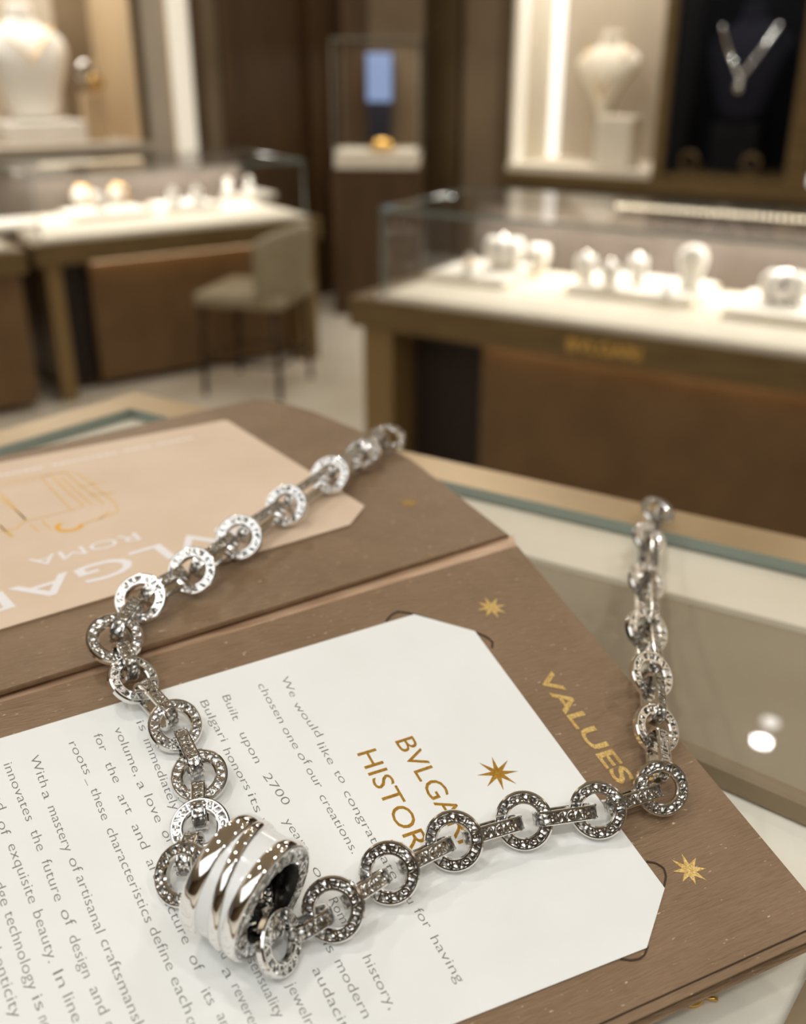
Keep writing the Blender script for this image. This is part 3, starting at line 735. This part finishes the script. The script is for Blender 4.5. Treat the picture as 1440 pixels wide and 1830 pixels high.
# spine strip between the two covers
sU = [back(912, 957, -.0010), back(0, 1236, -.0010)]
sU2 = sU[0] + (sU[1] - sU[0]).normalized() * WF
sheet('spine_strip', prism([sU[0] + uT * -.0008, TR + uT * -.0003, TL, sU2], UP, .0012), M_STRIP, fo)
# back cover
bt = [back(909, 955), back(734, 820), back(640, 768), back(560, 735), back(505, 719), back(470, 713.5), back(451, 714)]
far = back(451, 714) + (back(0, 815) - back(451, 714)).normalized() * .30
near = back(909, 955) + (back(0, 1235) - back(909, 955)).normalized() * .26
sheet('back_cover', prism(bt + [far, near], UP, .0010, bev=.0002), M_FOLDER, fo)
# thick block under the back cover
cx = sum((p for p in bt + [far, near]), V()) / 9
blk = [cx + (p - cx) * .94 for p in (bt[0], bt[1], bt[4], far, near)]
for p in blk: p.z = ZB - .0022
sheet('box_body', prism(blk, UP, ZB - .0022 - ZC - .0002), M_FOLDER, fo)
# die-cut slots that hold the corners of the white card
def ribbon(name, pix, wd, m, e, n=NF, f=flap, lift=.00006):
    pts = [f(x, y) for x, y in pix]
    P = []
    for i in range(len(pts) - 1):
        for k in range(4): P.append(pts[i].lerp(pts[i + 1], k / 4))
    P.append(pts[-1]); P2 = [P[0]] + [(P[i - 1] + P[i] * 2 + P[i + 1]) / 4 for i in range(1, len(P) - 1)] + [P[-1]]
    bm = bmesh.new(); sweep(bm, [p + n * lift for p in P2], [(-.00005, -wd / 2), (.00012, -wd / 2), (.00012, wd / 2), (-.00005, wd / 2)], n)
    return rel(obj(name, bm, m), e)
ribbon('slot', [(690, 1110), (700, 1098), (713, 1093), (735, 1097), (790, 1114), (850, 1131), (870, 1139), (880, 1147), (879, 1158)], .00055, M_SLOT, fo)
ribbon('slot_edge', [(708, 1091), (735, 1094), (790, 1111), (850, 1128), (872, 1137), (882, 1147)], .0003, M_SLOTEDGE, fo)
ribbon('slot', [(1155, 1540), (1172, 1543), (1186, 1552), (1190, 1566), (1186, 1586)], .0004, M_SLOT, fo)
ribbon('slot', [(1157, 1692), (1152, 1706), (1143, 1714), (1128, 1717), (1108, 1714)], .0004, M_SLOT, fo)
# gold foil
def fstar(name, px, py, rpx, m, e, f=flap, n=NF, inner=.36, rot=0.2, jit=.0, lift=.00002):
    c_ = f(px, py); ux = (f(px + rpx, py) - c_); r = ux.length; ux = ux.normalized(); uy = n.cross(ux).normalized()
    bm = bmesh.new(); star(bm, c_, ux, uy, n, r, 8, inner, rot, jit, lift); return rel(obj(name, bm, m), e)
fstar('foil_star', 878, 1086, 29, M_FOIL, fo, inner=.40, rot=.25, jit=.08)
fstar('foil_star', 1231, 1555, 31, M_FOIL, fo, inner=.40, rot=.1, jit=.08)
fstar('foil_star', 731, 899, 19, M_FOILDIM, fo, back, UP, .5, .3, .1)
bm = bmesh.new(); put_text(bm, 'VALUES', flap(972, 1203), flap(1121, 1398), NF, .0066, .36, .02, .00003, .00008); rel(obj('foil_lettering', bm, M_FOIL), fo)
for (x, y) in [(463, 742), (487, 756), (499, 764), (511, 770), (523, 778), (535, 785), (548, 792), (560, 800), (573, 806), (586, 812), (672, 851), (687, 862), (699, 866), (708, 861), (577, 975), (766, 992)]:
    c_ = back(x, y); a = random.uniform(0, PI); ux = V((math.cos(a), math.sin(a), 0)); bm = bmesh.new()
    star(bm, c_, ux, UP.cross(ux) * .6, UP, .0011, 3, .4, random.uniform(0, 3), .3); rel(obj('foil_fleck', bm, M_FOILDIM), fo)

# ================================================================== white card
cd = thing('history_card', 'white printed history card slotted into the near half of the folder', 'card', flap(848, 1128, .0002))
LC = .00035
cl = lambda x, y: flap(x, y, LC)
c_top = (cl(0, 1320) - cl(740, 1098)).normalized(); c_bot = (cl(810, 1829) - cl(1155, 1693)).normalized()
poly = [cl(740, 1098), cl(848, 1128), cl(1187, 1587), cl(1155, 1693), cl(1155, 1693) + c_bot * .165, cl(740, 1098) + c_top * .125]
rel(obj('card_sheet', prism(poly, NF, .00028, bev=.00008), M_CARD), cd)
c7 = lambda x, y: (380 + x / 2.769, 1180 + y / 2.769)
c6 = lambda x, y: (x / 2.814, 1180 + y / 2.814)
bm = bmesh.new()
put_text(bm, 'BVLGARI', cl(722, 1320), cl(838, 1502), NF, .0068, .36, -.002, .00003)
put_text(bm, 'HISTORY', cl(655, 1342), cl(772, 1549), NF, .0068, .36, -.002, .00003)
rel(obj('heading_text', bm, M_GOLDINK), cd)
o = fstar('star_emblem', 889, 1382, 37, M_GOLDINK, cd, cl, NF, .30, .12)
W7 = [('We', 352, 84, 402, 180), ('would', 410, 212, 530, 375), ('like', 530, 412, 592, 512), ('to', 610, 548, 652, 604), ('congratulate', 660, 648, 905, 1080), ('you', 930, 1115, 985, 1200), ('for', 1010, 1232, 1070, 1322), ('having', 1092, 1368, 1228, 1592),
      ('chosen', 236, 118, 345, 308), ('one', 356, 335, 418, 435), ('of', 428, 460, 475, 515), ('our', 474, 535, 532, 628), ('creations.', 540, 668, 706, 952),
      ('Built', 62, 175, 118, 295), ('upon', 146, 360, 226, 505), ('2700', 262, 565, 368, 712), ('years', 365, 788, 468, 942), ('of', 505, 1025, 555, 1105), ('Roman', 590, 1180, 690, 1360), ('history,', 758, 1465, 892, 1722),
      ('honors', 66, 440, 178, 638), ('its', 190, 662, 228, 750), ('rich', 246, 785, 300, 890), ('is', 562, 1395, 592, 1442), ('modern', 620, 1485, 765, 1765),
      ('and', 20, 1390, 68, 1470), ('audacity', 510, 1525, 680, 1870), ('sensuality', 190, 1475, 335, 1765), ('jewelry', 385, 1600, 500, 1840), ('a', 60, 1525, 90, 1570), ('reverence', 112, 1605, 250, 1900), ('its', -40, 1630, 0, 1700), ('art', 40, 1750, 75, 1840)]
W6 = [('Bulgari', 1020, 205, 1128, 405), ('is', 700, 308, 726, 352), ('immediately', 738, 398, 884, 752), ('volume,', 590, 340, 694, 578), ('a', 700, 612, 722, 645), ('love', 742, 678, 802, 812), ('of', 826, 858, 862, 915), ('gems', 858, 950, 910, 1080),
      ('for', 486, 372, 524, 455), ('the', 542, 515, 592, 612), ('art', 606, 678, 654, 768), ('and', 678, 828, 732, 945), ('architecture', 752, 1005, 942, 1422), ('of', 966, 1485, 1004, 1560),
      ('roots', 362, 412, 444, 570), ('\u2013', 428, 598, 444, 630), ('these', 472, 645, 532, 800), ('characteristics', 552, 845, 752, 1315), ('define', 768, 1345, 862, 1555), ('each', 876, 1595, 952, 1770), ('creation', 955, 1795, 1040, 2010),
      ('With', 168, 482, 226, 635), ('a', 226, 660, 242, 695), ('mastery', 258, 735, 346, 960), ('of', 362, 995, 392, 1065), ('artisanal', 402, 1085, 504, 1368), ('craftsmanship,', 524, 1405, 750, 1960),
      ('innovates', 36, 520, 152, 805), ('the', 170, 855, 208, 955), ('future', 228, 1005, 298, 1208), ('of', 320, 1255, 358, 1335), ('design', 366, 1385, 442, 1592), ('and', 470, 1645, 524, 1775), ('creates', 545, 1820, 620, 2000),
      ('and', -30, 640, 8, 750), ('of', 6, 810, 30, 880), ('exquisite', 58, 925, 168, 1218), ('beauty.', 186, 1262, 266, 1515), ('In', 286, 1565, 318, 1638), ('line', 336, 1682, 390, 1815),
      ('edge', -20, 1075, 28, 1232), ('technology', 42, 1265, 168, 1655), ('is', 182, 1690, 208, 1755), ('not', 214, 1790, 250, 1880), ('authenticity', -60, 1330, 84, 1795)]
bm = bmesh.new()
for fn, lst in ((c7, W7), (c6, W6)):
    for (s, a, b_, c_, d) in lst: put_text(bm, s, cl(*fn(a, b_)), cl(*fn(c_, d)), NF, .00275, .29, -.014, .00002, .00003)
rel(obj('body_text', bm, M_INK), cd)

# ================================================================== peach card
pc = thing('peach_card', 'peach card with white lettering lying on the far half of the folder', 'card', back(625, 937))
LP = .0006
pl = lambda x, y: back(x, y, LP)
p_top = (pl(0, 827) - pl(395, 752)).normalized(); p_bot = (pl(0, 1124) - pl(625, 937)).normalized()
poly = rounded([pl(404, 750), pl(651, 904), pl(625, 937), pl(625, 937) + p_bot * .18, pl(404, 750) + p_top * .19], (0,), .002)
rel(obj('card_sheet', prism(poly, UP, .0005, bev=.0001), M_PEACH), pc)
bm = bmesh.new()
put_text(bm, 'BVLGARI', pl(452, 938), pl(-105, 1108), UP, .0155, .36, .006)
put_text(bm, 'ROMA', pl(247, 958), pl(55, 1008), UP, .0082, .36, .0)
rel(obj('lettering', bm, M_WHITEINK), pc)
bm = bmesh.new()
x = -40
while x < 345:
    wdx = random.choice((7, 9, 12)); a = pl(x, 850 - x * .197); b_ = pl(x + wdx, 850 - (x + wdx) * .197); u = (b_ - a).normalized(); p_ = UP.cross(u) * .0007
    if random.random() > .12: bm.faces.new([bm.verts.new(q + V((0, 0, .00004))) for q in (a - p_, b_ - p_, b_ + p_, a + p_)])
    x += wdx + 3
rel(obj('fine_print', bm, M_WHITEINK), pc)
bm = bmesh.new()
def stroke(pix, wd=.0006, f=pl, b=None):
    pts = [f(x, y) + V((0, 0, .00005)) for x, y in pix]; sweep(b if b is not None else bm, pts, [(-.00002, -wd / 2), (.00003, -wd / 2), (.00003, wd / 2), (-.00002, wd / 2)], UP)
for pixs in ([(0, 862), (120, 842)], [(0, 870), (75, 855), (128, 912), (45, 932)], [(75, 855), (90, 848), (150, 905), (128, 912)], [(100, 845), (140, 846), (205, 898), (212, 915), (150, 935)], [(108, 852), (165, 902)], [(120, 848), (185, 900)], [(0, 888), (48, 930)],
             [(0, 880), (45, 928), (30, 945), (0, 950)], [(55, 938), (70, 950)], [(75, 930), (90, 945)], [(0, 940), (24, 958)], [(-30, 870), (0, 862)], [(-40, 900), (20, 960)], [(140, 870), (190, 860)], [(160, 885), (205, 880)], [(175, 930), (195, 915)]):
    stroke(pixs)
rel(obj('line_drawing', bm, M_YELLOWINK), pc)
bm = bmesh.new()
ctr_ = pl(124, 940); rr = (pl(150, 940) - ctr_).length
pts = [ctr_ + V((math.cos(a), math.sin(a), 0)) * rr * .8 + V((0, 0, .00005)) for a in [math.radians(150 + 230 * k / 16) for k in range(17)]]
sweep(bm, pts, [(-.00002, -.0008), (.00004, -.0008), (.00004, .0008), (-.00002, .0008)], UP)
rel(obj('orange_arc', bm, M_ORANGEINK), pc)

# ================================================================== necklace
RO, RI, TH = .0061, .0034, .0019
LETTERS = {}
def ring_mesh():
    t2 = TH / 2; e = .00018
    prof = [(RI, -t2 + .0003), (RI + .0003, -t2), (RI + .00055, -t2), (RI + .0006, -t2 + e), (RO - .0006, -t2 + e), (RO - .00055, -t2), (RO - .0003, -t2), (RO, -t2 + .00035),
            (RO, t2 - .00035), (RO - .0003, t2), (RO - .00055, t2), (RO - .0006, t2 - e), (RI + .0006, t2 - e), (RI + .00055, t2), (RI + .0003, t2), (RI, t2 - .0003)]
    mi = [0] * 16; mi[3] = 1; mi[11] = 1
    bm = bmesh.new(); lathe(bm, prof, 56, None, mi, True)
    me = bpy.data.meshes.new('ring_link'); bm.to_mesh(me); bm.free(); me.materials.append(M_SILVER); me.materials.append(M_ENGR)
    for p in me.polygons: p.use_smooth = p.material_index == 0
    me.set_sharp_from_angle(angle=math.radians(40))
    return me
def ring_letters(r, hgt, z, s='BVLGARI BVLGARI ', th=.00022, weight=.03):
    bm = bmesh.new(); n = len(s)
    for sgn in ((1,) if z > .004 else (1, -1)):
        for i, ch in enumerate(s):
            if ch == ' ': continue
            vs, fs, wd = text_mesh(ch, weight, .5)
            a0 = -2 * PI * i / n; w_ = min(wd * hgt / .72, 2 * PI * r / n * .82) / wd
            nv = []
            for v in vs:
                a = a0 - (v.x - wd / 2) * w_ / r; rad = r + (v.y - .36) * hgt / .72
                nv.append(bm.verts.new((rad * math.cos(a) * 1, rad * math.sin(a) * sgn, (z + th * (v.z + .5)) * sgn)))
            for f in fs:
                try: bm.faces.new([nv[k] for k in f])
                except ValueError: pass
    me = bpy.data.meshes.new('engraved_lettering'); bmesh.ops.recalc_face_normals(bm, faces=bm.faces[:]); bm.to_mesh(me); bm.free(); me.materials.append(M_SILVER); return me
RM, RLM = ring_mesh(), ring_letters((RI + RO) / 2, .00145, TH / 2 - .0002)
def connector_mesh(half, hh=.0032, wd=.0030, th=.0011):
    """long oval band: half = half outer length along X, hh = half outer height along Z, band width along Y"""
    path = []; N = 12; s = max(half - hh, .0002); ri = hh - th
    for k in range(N + 1):
        a = PI / 2 - PI * k / N; path.append(V((s + ri * math.cos(a), 0, ri * math.sin(a))))
    for k in range(N + 1):
        a = -PI / 2 - PI * k / N; path.append(V((-s + ri * math.cos(a), 0, ri * math.sin(a))))
    y = wd / 2; e = .00016
    prof = [(-y, .0002), (-y + .0002, 0), (y - .0002, 0), (y, .0002), (y, th - .0002), (y - .0002, th), (y - .0004, th), (y - .00045, th - e), (-y + .00045, th - e), (-y + .0004, th), (-y + .0002, th), (-y, th - .0002)]
    mi = [0] * 12; mi[7] = 1
    bm = bmesh.new(); up = V((0, 1, 0))
    n = len(path); rings = []
    for i in range(n):
        if i <= N: a = PI / 2 - PI * i / N
        else: a = -PI / 2 - PI * (i - N - 1) / N
        o_ = V((math.cos(a), 0, math.sin(a)))
        rings.append([bm.verts.new(path[i] + up * p[0] + o_ * p[1]) for p in prof])
    for i in range(n):
        A, B = rings[i], rings[(i + 1) % n]
        for k in range(12):
            l = (k + 1) % 12; f = bm.faces.new((A[k], A[l], B[l], B[k])); f.material_index = mi[k]
    bmesh.ops.recalc_face_normals(bm, faces=bm.faces[:])
    me = bpy.data.meshes.new('connector_link'); bm.to_mesh(me); bm.free(); me.materials.append(M_SILVER); me.materials.append(M_ENGR)
    for p in me.polygons: p.use_smooth = True
    me.set_sharp_from_angle(angle=math.radians(40))
    bm = bmesh.new()
    for sg in (1, -1):
        vs, fs, w_ = text_mesh('BVLGARI', .03, .5); sx = 2 * s * 1.15 / w_
        nv = [bm.verts.new(((v.x - w_ / 2) * sx, (v.y - .36) * .0017 / .72 * sg, (hh - .0002 + .00024 * (v.z + .5)) * sg)) for v in vs]
        for f in fs:
            try: bm.faces.new([nv[k] for k in f])
            except ValueError: pass
    bmesh.ops.recalc_face_normals(bm, faces=bm.faces[:])
    ml = bpy.data.meshes.new('engraved_lettering'); bm.to_mesh(ml); bm.free(); ml.materials.append(M_SILVER)
    return me, ml
nk = thing('necklace', 'chunky silver link necklace with white ceramic pendant draped over the folder', 'necklace', flap(900, 1450))
NKI = Matrix.Translation(-nk.location)
ctrp = lambda x, y, l=0.0: atz(x, y, ZC + l)
def frame(z, xh):
    z = z.normalized(); x = (xh - z * xh.dot(z)).normalized(); y = z.cross(x)
    return Matrix((x, y, z)).transposed().to_4x4()
PL = {'F': (flap, NF), 'B': (lambda x, y, l=0: back(x, y, l), UP), 'C': (ctrp, UP), 'M': (flap, NF)}
# (px, py, plane, ring normal in camera axes right/down/forward, extra lift)
DEF = (-.12, -.18, -1)
run1 = [(693, 782, 'B', (.1, -.7, -.7), .001), (648, 811, 'B', (-.2, -.5, -.8), .0005), (590, 850, 'B', (-.25, -.3, -.9), .0), (512, 904, 'B', (-.25, -.25, -.93), 0), (428, 961, 'B', (-.05, -.25, -.95), 0),
        (344, 1021, 'B', (-.1, -.3, -.95), 0), (252, 1071, 'B', (-.05, -.35, -.9), 0), (205, 1142, 'B', (.3, -.55, -.75), .0005), (238, 1215, 'F', (.55, -.6, -.6), .001),
        (313, 1297, 'F', (.35, -.5, -.8), 0), (356, 1388, 'F', (.05, -.6, -.8), 0), (358, 1480, 'F', (.05, -.5, -.85), 0), (327, 1562, 'F', (-.35, -.35, -.85), 0)]
run2 = [(499, 1684, 'F', (.84, -.22, -.46), -.0006), (596, 1624, 'F', DEF, 0), (696, 1559, 'F', DEF, 0), (811, 1502, 'F', DEF, 0), (936, 1466, 'F', DEF, 0), (1068, 1447, 'F', DEF, 0), (1181, 1408, 'F', (.05, -.25, -1), 0),
        (1172, 1303, 'F', (.4, -.42, -.8), .001), (1163, 1207, 'M', (.4, -.42, -.8), .002), (1155, 1127, 'C', (.42, -.42, -.8), .012), (1155, 1040, 'C', (.42, -.42, -.8), .004),
        (1160, 965, 'C', (.42, -.45, -.75), .0005), (1174, 913, 'C', (.2, -.65, -.7), 0)]
def resolve(run):
    out = []
    for (x, y, pl_, n, ex) in run:
        f, pn = PL[pl_]; nw = camdir(*n); c_ = abs(nw.dot(pn))
        sc_ = 1.10 if pl_ in 'BC' else 1.0
        lift = sc_ * RO * math.sqrt(max(0, 1 - c_ * c_)) + TH / 2 * c_ + ex + .0006
        out.append((f(x, y, lift), nw, sc_))
    return out
R1, R2 = resolve(run1), resolve(run2)
# pendant pose
AX = camdir(.85, .348, -.40)
pc0 = flap(441, 1584, .0125); DEP = (pc0 - EYE).dot(FW); RP = 113 * DEP / F_PX
pc0 = flap(441, 1584, RP + .0004); DEP = (pc0 - EYE).dot(FW); RP = 113 * DEP / F_PX
PH = 57 * DEP / F_PX / .90            # half length
mid_ring = (pc0 - NF * (RP * .30) - AX * .001, (NF * .9 + AX * .25).normalized(), 1.0)
ALL = R1 + [mid_ring] + R2
def add_ring(c_, n, hint, k):
    m = NKI @ Matrix.Translation(c_) @ frame(n, hint) @ Matrix.Scale(k, 4)
    o = meshobj('ring_link', RM, nk, m); meshobj('engraved_lettering', RLM, o)
def add_conn(a, na, ka, b_, nb_, kb):
    d = b_ - a; L = d.length; d.normalize()
    n = (na + nb_); n = (n - d * n.dot(d)).normalized()
    half = max(L / 2 - .0012, .0042)
    me, ml = connector_mesh(half, .0032 * ka, .0030 * ka, .0011 * ka)
    y = n.cross(d)
    M = Matrix((d, y, n)).transposed().to_4x4()
    o = meshobj('connector_link', me, nk, NKI @ Matrix.Translation((a + b_) / 2 + d * .0008) @ M); meshobj('engraved_lettering', ml, o)
for i, (c_, n, k) in enumerate(ALL):
    hint = (ALL[i + 1][0] - c_) if i + 1 < len(ALL) else (c_ - ALL[i - 1][0])
    add_ring(c_, n, hint, k)
for i in range(len(ALL) - 1):
    add_conn(*ALL[i], *ALL[i + 1])
# pendant: part with sub-parts
pm = NKI @ Matrix.Translation(pc0) @ frame(AX, camdir(.0, -1, -.3))
hl = PH; RB = RP * .645
bm = bmesh.new()
lathe(bm, [(RB, -hl * .86), (RP * .93, -hl * .86), (RP * .945, -hl * .4), (RP * .945, hl * .4), (RP * .93, hl * .80), (RB, hl * .80)], 96)
bm2 = bmesh.new(); bm.free(); bm = bm2
lathe(bm, [(RP * .80, -hl * .84), (RP * .925, -hl * .84), (RP * .94, -hl * .4), (RP * .94, hl * .4), (RP * .925, hl * .80), (RP * .80, hl * .80)], 96, None, 0, True)
pend = obj('pendant', bm, M_CERAMIC, None, True); pend.parent = nk; pend.matrix_basis = pm
pend['label'] = 'glossy white ceramic core of the pendant'
def pobj(name, b, m, sm=True):
    o = obj(name, b, m, None, sm); o.parent = pend; 
    return o
def band_prof(w0, w1, r0, r1, n=8):
    p = [(r0, w0)]
    for k in range(n + 1):
        a = PI * k / n; z = (w0 + w1) / 2 - (w1 - w0) / 2 * math.cos(a); p.append((r0 + (r1 - r0) * math.sin(a) ** .5, z))
    p.append((r0, w1)); return p
bm = bmesh.new(); lathe(bm, [(RB + .0004, -hl)] + band_prof(-hl, -hl * .43, RP * .90, RP) + [(RB + .0004, -hl * .43)], 96, None, 0, True); o = pobj('rim_band', bm, M_CHROME)
bm = bmesh.new(); lathe(bm, [(RB + .0004, hl * .48)] + band_prof(hl * .48, hl * .96, RP * .90, RP) + [(RP * .90, hl * .93), (RB + .0004, hl * .93)], 96, None, 0, True); o = pobj('rim_band', bm, M_CHROME)
# diagonal middle band: runs from the back rim across to the front rim
bm = bmesh.new(); N = 144; rows = []
PR = [(-1, 0), (-.96, .45), (-.75, .86), (-.4, 1.0), (0, 1.03), (.4, 1.0), (.75, .86), (.96, .45), (1, 0)]
def smid(a):
    ph = PI / 2 - a
    return hl * (-.08 + .29 * math.cos(ph + .17) - .10 * math.sin(ph))
for k in range(N):
    a = 2 * PI * k / N; s0 = smid(a); row = []
    for (u, v) in PR: row.append(bm.verts.new(((RP * .90 + RP * .10 * v) * math.cos(a), (RP * .90 + RP * .10 * v) * math.sin(a), s0 + u * hl * .19)))
    rows.append(row)
for k in range(N):
    A, B = rows[k], rows[(k + 1) % N]
    for i in range(len(PR) - 1): bm.faces.new((A[i], A[i + 1], B[i + 1], B[i]))
bmesh.ops.recalc_face_normals(bm, faces=bm.faces[:]); pobj('spiral_band', bm, M_CHROME)
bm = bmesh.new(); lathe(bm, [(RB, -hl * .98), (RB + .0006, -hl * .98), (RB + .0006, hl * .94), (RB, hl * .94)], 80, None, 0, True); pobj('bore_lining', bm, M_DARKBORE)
bm = bmesh.new(); lathe(bm, [(RB + .0002, hl * .935), (RP * .905, hl * .935), (RP * .905, hl * .95), (RB + .0002, hl * .95)], 96, None, 0, True); pobj('engraved_face', bm, M_ENGR, False)
ml = ring_letters((RB + RP * .9) / 2, (RP * .9 - RB) * .72, hl * .95 - .0001 + .0, 'BVLGARI BVLGARI ', .00035, .02)
ml2 = ml
o = meshobj('engraved_lettering', ml, pend)
